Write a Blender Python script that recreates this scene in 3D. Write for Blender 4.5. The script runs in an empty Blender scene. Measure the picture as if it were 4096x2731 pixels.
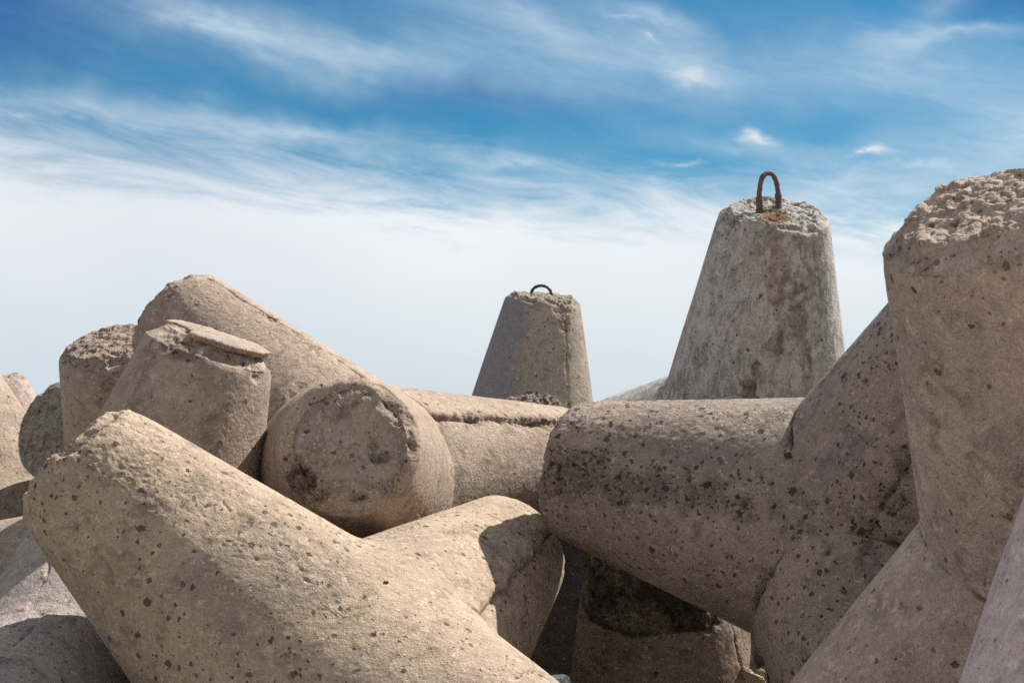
import bpy, math, random
import numpy as np

# ------------------------------------------------------------------ basics
scene = bpy.context.scene
COL = scene.collection
PITCH = math.radians(3.78)
CAMZ = 2.7
RX = np.array([1.0, 0, 0])
UP = np.array([0, -math.sin(PITCH), math.cos(PITCH)])
FW = np.array([0, math.cos(PITCH), math.sin(PITCH)])
CAM = np.array([0, 0, CAMZ])
def w_pt(p): return CAM + p[0]*RX + p[1]*UP + p[2]*FW
def w_dir(d):
    v = d[0]*RX + d[1]*UP + d[2]*FW
    return v/np.linalg.norm(v)

def tag(o, label=None, cat=None, group=None, kind=None):
    if label: o['label'] = label
    if cat: o['category'] = cat
    if group: o['group'] = group
    if kind: o['kind'] = kind
    return o

# ------------------------------------------------------------------ noise
def _hash(ix, iy, iz, seed):
    h = (ix.astype(np.uint32)*np.uint32(374761393) + iy.astype(np.uint32)*np.uint32(668265263)
         + iz.astype(np.uint32)*np.uint32(2147483647) + np.uint32((seed*144665 + 7919) & 0xffffffff))
    h = (h ^ (h >> np.uint32(13)))*np.uint32(1274126177)
    h = (h ^ (h >> np.uint32(16)))*np.uint32(2246822519)
    h ^= h >> np.uint32(15)
    return (h & np.uint32(0xffffff)).astype(np.float32)/np.float32(0xffffff)
def noise(P, seed=0):
    P = P.astype(np.float32)
    i = np.floor(P); f = P - i; i = i.astype(np.int64)
    f = f*f*f*(f*(f*6-15)+10)
    x, y, z = i[:, 0], i[:, 1], i[:, 2]
    r = 0
    for dx in (0, 1):
        wx = f[:, 0] if dx else 1-f[:, 0]
        for dy in (0, 1):
            wy = f[:, 1] if dy else 1-f[:, 1]
            for dz in (0, 1):
                wz = f[:, 2] if dz else 1-f[:, 2]
                r = r + wx*wy*wz*_hash(x+dx, y+dy, z+dz, seed)
    return r*2-1
def fbm(P, octs=3, seed=0):
    r = 0; a = 1.0; t = 0
    for k in range(octs):
        r = r + a*noise(P*(2.03**k)+k*17.3, seed+k); t += a; a *= .5
    return r/t
def worley(P, seed=0):
    P = P.astype(np.float32)
    i = np.floor(P).astype(np.int64)
    best = np.full(len(P), 9., np.float32); idr = np.zeros(len(P), np.float32)
    for dx in (-1, 0, 1):
        for dy in (-1, 0, 1):
            for dz in (-1, 0, 1):
                cx, cy, cz = i[:, 0]+dx, i[:, 1]+dy, i[:, 2]+dz
                q = np.stack([cx+_hash(cx, cy, cz, seed+1), cy+_hash(cx, cy, cz, seed+2), cz+_hash(cx, cy, cz, seed+3)], 1)
                d = np.sqrt(((P-q)**2).sum(1))
                m = d < best
                best = np.where(m, d, best); idr = np.where(m, _hash(cx, cy, cz, seed+4), idr)
    return best, idr
def sstep(a, b, x):
    t = np.clip((x-a)/(b-a), 0, 1)
    return t*t*(3-2*t)

# ------------------------------------------------------------------ materials
def nt(mat):
    mat.use_nodes = True
    n = mat.node_tree; n.nodes.clear()
    return n
class NB:
    def __init__(s, tree): s.t = tree
    def n(s, typ, **kw):
        o = s.t.nodes.new(typ)
        for k, v in kw.items(): setattr(o, k, v)
        return o
    def link(s, a, b): s.t.links.new(a, b)
    def val(s, sock, v):
        if hasattr(v, 'is_linked') or isinstance(v, bpy.types.NodeSocket): s.link(v, sock)
        else: sock.default_value = v
    def math(s, op, a, b=None, c=None, clamp=False):
        o = s.n('ShaderNodeMath', operation=op, use_clamp=clamp)
        s.val(o.inputs[0], a)
        if b is not None: s.val(o.inputs[1], b)
        if c is not None: s.val(o.inputs[2], c)
        return o.outputs[0]
    def vmath(s, op, a, b=None, scale=None):
        o = s.n('ShaderNodeVectorMath', operation=op)
        s.val(o.inputs[0], a)
        if b is not None: s.val(o.inputs[1], b)
        if scale is not None: s.val(o.inputs['Scale'], scale)
        return o.outputs[0]
    def noise(s, vec, scale, detail=3, rough=.55, dist=0.0):
        o = s.n('ShaderNodeTexNoise')
        s.link(vec, o.inputs['Vector']); o.inputs['Scale'].default_value = scale
        o.inputs['Detail'].default_value = detail; o.inputs['Roughness'].default_value = rough
        o.inputs['Distortion'].default_value = dist
        return o
    def voro(s, vec, scale, metric='EUCLIDEAN', rand=1.0, feature='F1'):
        o = s.n('ShaderNodeTexVoronoi', distance=metric, feature=feature)
        s.link(vec, o.inputs['Vector']); o.inputs['Scale'].default_value = scale
        o.inputs['Randomness'].default_value = rand
        return o
    def mrange(s, v, a, b, c=0.0, d=1.0, smooth=False):
        o = s.n('ShaderNodeMapRange', interpolation_type='SMOOTHSTEP' if smooth else 'LINEAR')
        s.val(o.inputs[0], v); s.val(o.inputs[1], a); s.val(o.inputs[2], b)
        o.inputs[3].default_value = c; o.inputs[4].default_value = d
        return o.outputs[0]
    def mix(s, f, a, b, mode='MIX'):
        o = s.n('ShaderNodeMix', data_type='RGBA', blend_type=mode)
        s.val(o.inputs[0], f)
        for k, v in ((6, a), (7, b)):
            if isinstance(v, bpy.types.NodeSocket): s.link(v, o.inputs[k])
            else: o.inputs[k].default_value = (*v, 1) if len(v) == 3 else v
        return o.outputs[2]
    def sep(s, c):
        o = s.n('ShaderNodeSeparateColor'); s.link(c, o.inputs[0]); return o.outputs
    def ramp(s, f, pts):
        o = s.n('ShaderNodeValToRGB'); s.val(o.inputs[0], f)
        e = o.color_ramp.elements
        while len(e) > 1: e.remove(e[-1])
        e[0].position = pts[0][0]; e[0].color = (*pts[0][1], 1)
        for p, c in pts[1:]:
            k = e.new(p); k.color = (*c, 1)
        return o.outputs[0]

def concrete(name, c1, c2, agg=.12, pits=.3, weather=0.0, wcol=(.30, .31, .34), dark=(.13, .105, .08),
             stones=((.085, .06, .055), (.13, .10, .09), (.06, .06, .065)), bump=1.0, flecks=.03, seed=0.0,
             agg_exposed=.75, rustcol=(.19, .115, .06), patch=(.105, .10, .25), grain=1.0, stone_scale=26):
    m = bpy.data.materials.new(name); t = nt(m); b = NB(t)
    out = b.n('ShaderNodeOutputMaterial'); bs = b.n('ShaderNodeBsdfPrincipled')
    b.link(bs.outputs[0], out.inputs[0])
    tc = b.n('ShaderNodeTexCoord')
    mp = b.n('ShaderNodeMapping'); mp.inputs['Location'].default_value = (seed*3.1, seed*1.7, seed*2.3)
    b.link(tc.outputs['Object'], mp.inputs[0]); P = mp.outputs[0]
    at = b.n('ShaderNodeAttribute', attribute_name='masks'); mk = b.sep(at.outputs['Color'])
    A_, S_, R_ = mk[0], mk[1], mk[2]; PT = at.outputs['Alpha']
    lc = b.n('ShaderNodeAttribute', attribute_name='legco').outputs['Vector']
    # warped coordinates make angular, uneven stones
    wn = b.noise(P, 45, 2)
    off = b.vmath('SCALE', b.vmath('SUBTRACT', wn.outputs['Color'], (.5, .5, .5)), scale=.030)
    Pw = b.vmath('ADD', P, off)
    wn2 = b.noise(P, 9, 3)
    off2 = b.vmath('SCALE', b.vmath('SUBTRACT', wn2.outputs['Color'], (.5, .5, .5)), scale=.05)
    Pw2 = b.vmath('ADD', P, off2)
    # base mottling
    n1 = b.noise(P, 1.6, 5, .62).outputs[0]
    c1 = tuple(x*y for x, y in zip(c1, (1.015, 1.075, 1.265))); c2 = tuple(x*y for x, y in zip(c2, (1.015, 1.075, 1.265)))
    col = b.mix(b.mrange(n1, .36, .64, smooth=True), c1, c2)
    n2 = b.noise(P, 11, 5, .65, .6).outputs[0]
    col = b.mix(b.mrange(n2, .49, .68), col, tuple(x*.64 for x in c2))
    nl = b.noise(Pw2, 2.7, 4, .6, .4).outputs[0]
    col = b.mix(b.math('MULTIPLY', b.mrange(nl, .52, .66, smooth=True), .6), col, (c2[0]*.74, c2[1]*.79, c2[2]*.86))
    n2b = b.noise(Pw2, 24, 4, .7).outputs[0]
    col = b.mix(b.math('MULTIPLY', b.mrange(n2b, .54, .68), .75), col, tuple(min(1, x*1.32) for x in c1))
    # weathering, drawn out along the leg
    if weather:
        sv = b.vmath('MULTIPLY', lc, (17, 17, 6.5))
        w1 = b.noise(sv, 1.0, 6, .68, 1.2).outputs[0]
        col = b.mix(b.math('MULTIPLY', b.mrange(w1, .47, .58), weather), col, wcol)
        w2 = b.noise(b.vmath('ADD', b.vmath('MULTIPLY', lc, (20, 20, 6.0)), (7, 3, 1)), 1.0, 6, .7, .8).outputs[0]
        col = b.mix(b.math('MULTIPLY', b.mrange(w2, .57, .66), weather*.8), col, tuple(x*.42 for x in c2))
    # grain
    g = b.noise(P, 230, 2, .7).outputs[0]
    g2 = b.noise(P, 95, 3, .7).outputs[0]
    gm = b.math('ADD', b.math('MULTIPLY', b.math('SUBTRACT', g, .5), 1.0*grain), b.math('MULTIPLY', b.math('SUBTRACT', g2, .5), .8*grain))
    gcol = b.math('ADD', gm, 1.0)
    gc = b.n('ShaderNodeCombineColor'); [b.link(gcol, gc.inputs[i]) for i in range(3)]
    col = b.mix(1.0, col, gc.outputs[0], 'MULTIPLY')
    # aggregate stones; more where the skin is broken
    density_n = b.mrange(b.noise(P, 3.0, 2).outputs[0], .40, .62)
    ath = b.math('ADD', b.math('MULTIPLY', density_n, agg*1.5), b.math('MULTIPLY', A_, agg_exposed), clamp=True)
    stone = None; sheight = None; scol = None
    for k, (sc, rad) in enumerate(((stone_scale, .36), (stone_scale*1.9, .36))):
        v = b.voro(Pw, sc, 'MINKOWSKI'); v.inputs['Exponent'].default_value = 1.3
        vc = b.sep(v.outputs['Color'])
        pick = b.math('LESS_THAN', vc[0], ath)
        rr = b.math('MULTIPLY', b.math('ADD', b.math('MULTIPLY', vc[1], .8), .35), rad*1.1)
        inside = b.mrange(b.math('SUBTRACT', v.outputs['Distance'], rr), -.05, .03, 1, 0)
        mm = b.math('MULTIPLY', pick, inside)
        cc = b.ramp(vc[2], [(0, stones[0]), (.5, stones[1]), (1, stones[2])])
        col = b.mix(b.math('MULTIPLY', mm, .88), col, cc)
        stone = mm if stone is None else b.math('MAXIMUM', stone, mm)
    # pale flecks of shell and quartz
    vf = b.voro(Pw, 130); vfc = b.sep(vf.outputs['Color'])
    fl = b.math('MULTIPLY', b.math('LESS_THAN', vfc[0], flecks), b.math('LESS_THAN', vf.outputs['Distance'], .42))
    col = b.mix(b.math('MULTIPLY', fl, .8), col, (.62, .58, .54))
    vf2 = b.voro(Pw, 38, 'CHEBYCHEV'); vfc2 = b.sep(vf2.outputs['Color'])
    fl2 = b.math('MULTIPLY', b.math('LESS_THAN', vfc2[0], flecks*.8), b.math('LESS_THAN', vf2.outputs['Distance'], .27))
    col = b.mix(b.math('MULTIPLY', fl2, .6), col, (.52, .48, .46))
    # blow holes
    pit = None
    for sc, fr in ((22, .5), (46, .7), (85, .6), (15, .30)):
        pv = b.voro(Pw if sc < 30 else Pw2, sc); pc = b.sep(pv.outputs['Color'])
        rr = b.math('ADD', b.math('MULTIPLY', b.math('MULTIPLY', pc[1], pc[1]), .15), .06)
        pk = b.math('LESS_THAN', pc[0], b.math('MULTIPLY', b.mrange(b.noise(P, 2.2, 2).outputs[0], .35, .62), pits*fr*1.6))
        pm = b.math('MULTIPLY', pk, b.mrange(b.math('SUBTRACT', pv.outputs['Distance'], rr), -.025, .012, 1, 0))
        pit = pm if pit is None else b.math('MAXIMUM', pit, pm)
    col = b.mix(b.math('MULTIPLY', pit, .80), col, (.045, .036, .03))  # hole shade put into the colour, on top of the bump
    # stains carried by the vertices: damp black growth, rust, paint
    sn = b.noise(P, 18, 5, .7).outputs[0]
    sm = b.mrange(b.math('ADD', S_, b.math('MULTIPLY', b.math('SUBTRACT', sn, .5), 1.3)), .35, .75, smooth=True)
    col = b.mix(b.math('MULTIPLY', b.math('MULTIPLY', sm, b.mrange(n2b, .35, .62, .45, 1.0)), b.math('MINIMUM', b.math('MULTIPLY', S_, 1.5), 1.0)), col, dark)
    rm = b.mrange(b.math('ADD', R_, b.math('MULTIPLY', b.math('SUBTRACT', sn, .5), 1.0)), .25, .85, smooth=True)
    col = b.mix(b.math('MULTIPLY', rm, b.math('MINIMUM', b.math('MULTIPLY', R_, 1.5), 1.0)), col, rustcol)
    pn = b.noise(P, 60, 3, .7).outputs[0]
    pm2 = b.math('MULTIPLY', PT, b.mrange(pn, .33, .5))
    col = b.mix(b.math('MULTIPLY', pm2, .58), col, patch)
    b.link(col, bs.inputs['Base Color'])
    bs.inputs['Roughness'].default_value = .88
    bs.inputs['Specular IOR Level'].default_value = .25
    # relief
    h = b.math('MULTIPLY', b.math('SUBTRACT', g2, .5), .0055*grain)
    h = b.math('ADD', h, b.math('MULTIPLY', b.math('SUBTRACT', g, .5), .0028*grain))
    n3 = b.noise(Pw2, 34, 4, .6).outputs[0]
    h = b.math('ADD', h, b.math('MULTIPLY', b.math('SUBTRACT', n3, .5), .009))
    rg = b.noise(Pw, 22, 5, .75).outputs[0]
    h = b.math('ADD', h, b.math('MULTIPLY', b.math('MULTIPLY', b.math('SUBTRACT', rg, .5), .05), A_))
    h = b.math('SUBTRACT', h, b.math('MULTIPLY', pit, .014))
    h = b.math('ADD', h, b.math('MULTIPLY', stone, b.math('SUBTRACT', b.math('MULTIPLY', A_, .006), .0012)))
    bp = b.n('ShaderNodeBump'); bp.inputs['Strength'].default_value = 1.0; bp.inputs['Distance'].default_value = bump
    b.link(h, bp.inputs['Height']); b.link(bp.outputs[0], bs.inputs['Normal'])
    return m

def simple_mat(name, c1, c2, scale=8, rough=.9, bumpd=.01, bscale=30):
    m = bpy.data.materials.new(name); t = nt(m); b = NB(t)
    out = b.n('ShaderNodeOutputMaterial'); bs = b.n('ShaderNodeBsdfPrincipled')
    b.link(bs.outputs[0], out.inputs[0])
    P = b.n('ShaderNodeTexCoord').outputs['Object']
    n = b.noise(P, scale, 6, .65)
    col = b.mix(b.mrange(n.outputs[0], .35, .65), c1, c2)
    g = b.noise(P, bscale*4, 3, .7).outputs[0]
    col = b.mix(b.math('MULTIPLY', b.mrange(g, .5, .75), .6), col, tuple(x*.5 for x in c2))
    b.link(col, bs.inputs['Base Color']); bs.inputs['Roughness'].default_value = rough
    h = b.noise(P, bscale, 5, .65).outputs[0]
    bp = b.n('ShaderNodeBump'); bp.inputs['Strength'].default_value = 1; bp.inputs['Distance'].default_value = bumpd
    b.link(h, bp.inputs['Height']); b.link(bp.outputs[0], bs.inputs['Normal'])
    return m

# ------------------------------------------------------------------ tetrapod geometry
PAR = {"A": [[-0.672, -1.439, 5.603], [[-0.739, 0.673, 0.025], [0.462, 0.302, 0.834], [0.76, -0.181, -0.624], [-0.446, -0.888, 0.111]], 0.986, 0.2063, 1.061], "E": [[1.525, -0.82, 5.991], [[-0.909, 0.17, 0.38], [0.314, 0.819, -0.48], [-0.021, -0.811, -0.585], [0.634, -0.18, 0.752]], 1.018, 0.1976, 1.011], "J": [[1.906, -0.747, 4.562], [[-0.416, 0.843, -0.34], [-0.702, -0.665, 0.254], [0.562, 0.207, 0.801], [0.576, -0.388, -0.72]], 0.978, 0.187, 0.987], "P": [[-0.863, -0.786, 7.636], [[-0.714, 0.637, 0.291], [0.796, 0.059, 0.603], [0.107, 0.223, -0.969], [-0.339, -0.938, 0.071]], 1.003, 0.1787, 1.082], "B": [[-1.863, -1.346, 6.817], [[0.308, 0.951, -0.033], [0.117, -0.378, 0.919], [0.506, -0.559, -0.657], [-0.969, 0.043, -0.244]], 0.996, 0.2014, 1.027], "H": [[1.424, -0.671, 8.431], [[0.015, 0.92, -0.392], [-0.818, -0.106, 0.565], [0.814, -0.137, 0.565], [-0.013, -0.677, -0.736]], 0.998, 0.1998, 1.088], "G": [[0.119, -0.995, 11.627], [[0.094, 0.989, -0.116], [-0.205, -0.234, 0.95], [0.856, -0.442, -0.268], [-0.742, -0.329, -0.584]], 0.995, 0.2201, 0.998], "V": [[-2.241, -1.273, 9.167], [[-0.143, 0.905, -0.401], [0.606, -0.045, 0.794], [0.382, -0.592, -0.709], [-0.894, -0.35, 0.28]], 1.008, 0.1985, 1.0], "U": [[-2.221, -0.952, 10.335], [[-0.491, 0.261, -0.831], [-0.172, 0.634, 0.754], [0.981, -0.011, -0.194], [-0.296, -0.915, 0.274]], 1.069, 0.1972, 1.002], "S": [[-3.913, -1.676, 11.5], [[-0.207, 0.973, -0.103], [0.052, -0.229, 0.972], [0.876, -0.202, -0.437], [-0.721, -0.542, -0.432]], 1.0, 0.1985, 1.0], "T": [[-3.734, -1.138, 9.996], [[-0.375, 0.927, 0.022], [0.538, -0.345, 0.769], [0.265, -0.524, -0.809], [-0.865, -0.464, 0.189]], 1.023, 0.2007, 1.006], "W": [[-1.938, -1.572, 5.99], [[0.045, 0.759, 0.649], [0.042, 0.078, -0.996], [-0.868, -0.458, 0.191], [0.757, -0.604, 0.248]], 0.858, 0.2021, 0.915], "N": [[1.387, -1.384, 3.099], [[0.221, 0.925, 0.308], [-0.984, -0.071, -0.163], [0.27, -0.659, 0.702], [0.493, -0.196, -0.848]], 1.002, 0.1841, 1.001], "Y": [[0.83, -2.085, 7.4], [[-0.081, 0.992, -0.095], [-0.583, -0.311, 0.75], [0.951, -0.24, 0.195], [-0.287, -0.441, -0.85]], 1.002, 0.1871, 1.001], "Z": [[0.326, -2.318, 8.523], [[0.001, 0.995, 0.104], [-0.496, -0.414, 0.763], [0.942, -0.336, -0.007], [-0.447, -0.245, -0.86]], 0.802, 0.1603, 1.003]}
H0 = 2.0; R1 = .151*H0; L0 = .70*H0
PAR['Q'] = [[.075, -1.43, 9.5], [[.03, .93, -.36], [.5, -.55, -.65], [-.9, -.1, -.3], [.35, -.3, .9]], .80, .20, 1.0]
PAR['Q'][1] = [list(np.array(d)/np.linalg.norm(d)) for d in PAR['Q'][1]]

def sd_leg(P, d, L, r, ang, rd=.04):
    s = P@d; q = np.sqrt(np.maximum((P*P).sum(1)-s*s, 1e-12))
    r0 = r+math.tan(ang)*L
    hh = L/2-rd; ra = r0-rd; rb = r-rd; q1 = s-L/2
    k2x, k2y = rb-ra, 2*hh
    cax = q-np.minimum(q, np.where(q1 < 0, ra, rb)); cay = np.abs(q1)-hh
    t = np.clip(((rb-q)*k2x+(hh-q1)*k2y)/(k2x*k2x+k2y*k2y), 0, 1)
    cbx = q-rb+k2x*t; cby = q1-hh+k2y*t
    sg = np.where((cbx < 0) & (cay < 0), -1., 1.)
    return sg*np.sqrt(np.minimum(cax**2+cay**2, cbx**2+cby**2))-rd
def smin(a, b, k):
    h = np.clip(.5+.5*(b-a)/k, 0, 1)
    return b*(1-h)+a*h-k*h*(1-h)

def grid_mesh(name, V, nphi, nrow, mat, masks, legco, cap=True, gap=None):
    """closed-around grid: rows of nphi vertices, last row collapsed into the apex vertex"""
    nv = len(V)
    me = bpy.data.meshes.new(name)
    i = np.arange(nphi); j = (i+1) % nphi
    quads = []
    for r in range(nrow-1):
        if r == gap: continue
        a = r*nphi
        quads.append(np.stack([a+i, a+j, a+nphi+j, a+nphi+i], 1))
    Q = np.concatenate(quads); apex = nv-1; a = (nrow-1)*nphi
    T = np.stack([a+i, a+j, np.full(nphi, apex)], 1)
    if not cap: T = T[:0]
    loops = np.concatenate([Q.ravel(), T.ravel()])
    starts = np.concatenate([np.arange(len(Q))*4, len(Q)*4+np.arange(len(T))*3])
    me.vertices.add(nv); me.vertices.foreach_set('co', V.astype(np.float32).ravel())
    me.loops.add(len(loops)); me.loops.foreach_set('vertex_index', loops.astype(np.int32))
    me.polygons.add(len(starts)); me.polygons.foreach_set('loop_start', starts.astype(np.int32))
    me.update(calc_edges=True)
    me.polygons.foreach_set('use_smooth', np.ones(len(starts), bool))
    if masks is not None:
        ca = me.color_attributes.new('masks', 'FLOAT_COLOR', 'POINT')
        ca.data.foreach_set('color', masks.astype(np.float32).ravel())
    if legco is not None:
        va = me.attributes.new('legco', 'FLOAT_VECTOR', 'POINT')
        va.data.foreach_set('vector', legco.astype(np.float32).ravel())
    me.materials.append(mat)
    me.validate()
    return me

def build_leg(key, k, mat, cell, feats, ksm=.05, crease=.004, base=np.zeros(3)):
    hubc, dirs, sc, ang, Lf = PAR[key]
    hubc = np.array(hubc); hub = w_pt(hubc)
    D = [w_dir(np.array(d)) for d in dirs]
    L = L0*sc*Lf; r = R1*sc
    d = D[k]
    c = -hubc/np.linalg.norm(hubc); dc = np.array(dirs[k]); dc = dc/np.linalg.norm(dc)
    ac = c-dc*(c@dc); ac /= np.linalg.norm(ac); bc = np.cross(dc, ac)   # left-handed camera frame, matches the fitted angles
    a = w_dir(ac); bb = w_dir(bc)
    nphi = int(2*math.pi*.47*sc/cell)
    phi = np.linspace(0, 2*math.pi, nphi, endpoint=False)
    E = np.cos(phi)[:, None]*a+np.sin(phi)[:, None]*bb
    rd = feats.get('rd', .05); sa, ca_ = math.sin(ang), math.cos(ang); r0 = r+math.tan(ang)*L
    def fields(P):
        own = sd_leg(P, d, L, r, ang)
        oth = np.min([sd_leg(P, D[j], L, r, ang) for j in range(4) if j != k], 0)
        return own, oth
    def surf(s, Ev):
        rho = r+np.tan(ang)*(L-s)
        for _ in range(14):
            P = s[:, None]*d+rho[:, None]*Ev
            o, t = fields(P)
            rho = np.clip(rho-np.clip(smin(o, t, ksm), -.08, .08), .02, 1.4)
        return rho, t-o
    lo = np.full(nphi, .0); hi = np.full(nphi, L*.75)
    for _ in range(16):
        mid = (lo+hi)/2; rho, g = surf(mid, E)
        up = g > 0; hi = np.where(up, mid, hi); lo = np.where(up, lo, mid)
    scut = hi
    s_end = L-rd+rd*sa
    nside = max(8, int((s_end-.35)/cell)); narc = max(5, int(rd*1.5/cell)); ncap = max(4, int((r-rd)/cell))
    u = np.linspace(0, 1, nside)
    S = (scut[None, :]+(s_end-scut)[None, :]*u[:, None])
    Sf = S.ravel(); Ef = np.tile(E, (nside, 1)); rho, g = surf(Sf, Ef)
    rows_s = [S]; rows_q = [rho.reshape(nside, nphi)]; G = [g.reshape(nside, nphi)]
    qe = rows_q[0][-1]                              # keep the join exact
    ch = feats.get('chamfer', .5)
    th = np.linspace(ang, math.pi/2, narc+1)[1:]
    p1 = np.array([r-rd+rd*ca_, s_end]); p2 = np.array([r-rd, L])
    arcq = (r-rd)+rd*np.cos(th); arcs = (L-rd)+rd*np.sin(th)
    tt = (th-ang)/(math.pi/2-ang)
    arcq = arcq*(1-ch)+(p1[0]+(p2[0]-p1[0])*tt)*ch; arcs = arcs*(1-ch)+(p1[1]+(p2[1]-p1[1])*tt)*ch
    for q_, s_ in zip(arcq, arcs):
        rows_s.append(np.full((1, nphi), s_)); rows_q.append((q_+(qe-p1[0])*max(0, (q_-p2[0])/(p1[0]-p2[0])))[None, :] if False else np.full((1, nphi), q_)); G.append(np.full((1, nphi), 1.))
    capq = np.linspace(r-rd, 0, ncap+1)[1:-1]
    for q_ in capq:
        rows_s.append(np.full((1, nphi), L)); rows_q.append(np.full((1, nphi), q_)); G.append(np.full((1, nphi), 1.))
    S = np.concatenate(rows_s); Qr = np.concatenate(rows_q); G = np.concatenate(G)
    nrow = len(S)
    PH = np.tile(phi, (nrow, 1))
    Pg = S[..., None]*d+Qr[..., None]*E[None]
    # normals from the grid
    dphi = np.roll(Pg, -1, 1)-np.roll(Pg, 1, 1); drow = np.gradient(Pg, axis=0)
    N = np.cross(dphi, drow); N /= (np.linalg.norm(N, axis=2, keepdims=True)+1e-12)
    if (N[nside//2]*E).sum() < 0: N = -N
    N[nside+narc:] = d
    P = Pg.reshape(-1, 3); N = N.reshape(-1, 3); s = S.ravel(); q = Qr.ravel(); ph = np.degrees(PH.ravel()); ph = (ph+180) % 360-180
    g = G.ravel()
    W = P+hub                                         # world position drives the noise
    M = np.zeros((len(P), 4))
    sfrac = s/L
    fine = cell < .02
    disp = .004*noise(W*1.9, 3)+.0013*noise(W*5.1, 4)
    if fine:
        disp += .0012*fbm(W*24, 3, 5)-.0022*np.abs(fbm(W*55, 2, 9))
        # pocks
        fm = feats.get('pock', .35)
        wd, wi = worley(W*16, 31)
        rr = .05+.11*((wi*7.3) % 1)
        disp -= .012*rr/.16*sstep(rr, rr*.3, wd)*(wi < fm)
    # crease between the legs
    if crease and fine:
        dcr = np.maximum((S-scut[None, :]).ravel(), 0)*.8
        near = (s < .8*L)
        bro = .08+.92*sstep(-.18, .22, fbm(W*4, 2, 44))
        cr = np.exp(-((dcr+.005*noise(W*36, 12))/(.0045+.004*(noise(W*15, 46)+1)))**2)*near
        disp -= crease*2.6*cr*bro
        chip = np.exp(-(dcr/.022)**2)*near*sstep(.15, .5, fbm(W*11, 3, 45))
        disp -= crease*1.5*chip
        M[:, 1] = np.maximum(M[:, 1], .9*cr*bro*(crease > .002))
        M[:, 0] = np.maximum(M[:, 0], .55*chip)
    disp += feats.get('proud', 0)
    # broken, uneven tip
    tipm = sstep(L-feats.get('tipw', .08), L-.01, s+.03*fbm(W*9, 2, 21))
    tr = feats.get('tip', .3)
    if tr:
        rough = fbm(W*7, 3, 7)*.022+(fbm(W*24, 3, 8))*.012
        if fine:
            wd2, wi2 = worley(W*24+.4*fbm(W*30, 2, 61)[:, None], 15)
            rough = rough+.012*(.5-wd2)+.010*(wi2-.5)
        if fine and feats.get('face'):
            wd4, wi4 = worley(W*13+.5*fbm(W*20, 2, 63)[:, None], 17)
            rough = rough+(q < r-rd*.9)*(.016*(wi4-.5)-.010*np.abs(fbm(W*15, 2, 18)))
        side = sstep(r-rd*1.05, r-rd*.5, q)
        rough = rough*(1-side)+side*(np.minimum(rough, .0)*.9-.003)
        disp += tr*tipm*rough-tr*.004*tipm
        M[:, 0] = np.maximum(M[:, 0], tipm*feats.get('tipagg', min(1, tr)*.7))
        rimd = np.abs(s-(L-rd*.5))
        nick = np.exp(-(rimd/.035)**2)*sstep(.05, .45, fbm(W*6, 3, 19))*(s > L-.15)*(q > r*.6)
        disp -= tr*.030*nick
        M[:, 0] = np.maximum(M[:, 0], nick*.8*min(1, tr*2))
    # lengthwise casting seams: a broken lip on one side of a crack
    for sm in feats.get('seams', []):
        p0, s0, s1, amp, step = sm[:5]; wdt = sm[5] if len(sm) > 5 else .010
        dph = (ph-p0+180) % 360-180
        lat = np.radians(dph)*q+.010*noise(np.stack([s*7, s*0+p0, s*0], 1), 51)+.006*noise(W*38, 52)
        win = sstep(s0-.02, s0+.03, sfrac)*sstep(s1+.02, s1-.03, sfrac)*(g > .004)
        var = .35+.65*sstep(-.3, .35, noise(np.stack([s*9+3, s*0+p0, s*0], 1), 53))
        cr = np.exp(-(lat/wdt)**2)*win*var
        disp -= amp*cr
        led = sstep(0, .006, lat)*np.exp(-np.maximum(lat, 0)/.07)*win
        disp += step*led
        rag = np.exp(-((lat)/(wdt*2.9))**2)*win*sstep(-.1, .5, fbm(W*13, 2, 54))
        disp -= amp*.8*rag*(.3+.9*noise(W*42, 57))
        M[:, 0] = np.maximum(M[:, 0], rag*.9)
        M[:, 1] = np.maximum(M[:, 1], cr*.55*(amp > .004))
    # patches: (phi, sfrac, qfrac, radius, kind, amount, stretch)
    for pa in feats.get('patches', []):
        p0, s0, qf, rad, kind, amt = pa[:6]; st = pa[6] if len(pa) > 6 else 1.0
        rs = r+math.tan(ang)*(L-s0*L)
        cc = s0*L*d+qf*rs*(math.cos(math.radians(p0))*a+math.sin(math.radians(p0))*bb)
        V = P-cc; ax = V@d; V2 = V-(1-1/st)*ax[:, None]*d
        dist = np.sqrt((V2*V2).sum(1))/rad
        m = sstep(1.15, .45, dist+.35*fbm(W*9, 3, 71))*amt
        if kind == 'agg':
            M[:, 0] = np.maximum(M[:, 0], m)
            if fine:
                hit = np.where(m > .02)[0]
                if len(hit):
                    wd3, wi3 = worley(W[hit]*34, 81)
                    disp[hit] += m[hit]*(.010*(.45-wd3)+.010*(wi3-.6)-.004)
        elif kind == 'gouge':
            disp -= .035*m*(.4+.6*np.abs(noise(W*30, 77))); M[:, 0] = np.maximum(M[:, 0], m*.8)
        elif kind == 'rough':
            disp += m*(.0034*fbm(W*46, 3, 91)-.0024*np.abs(noise(W*21, 92))); M[:, 0] = np.maximum(M[:, 0], m*.22)
        elif kind == 'lump':
            disp += .03*m
        elif kind == 'stain': M[:, 1] = np.maximum(M[:, 1], m)
        elif kind == 'rust': M[:, 2] = np.maximum(M[:, 2], m)
        elif kind == 'paint': M[:, 3] = np.maximum(M[:, 3], m)
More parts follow.
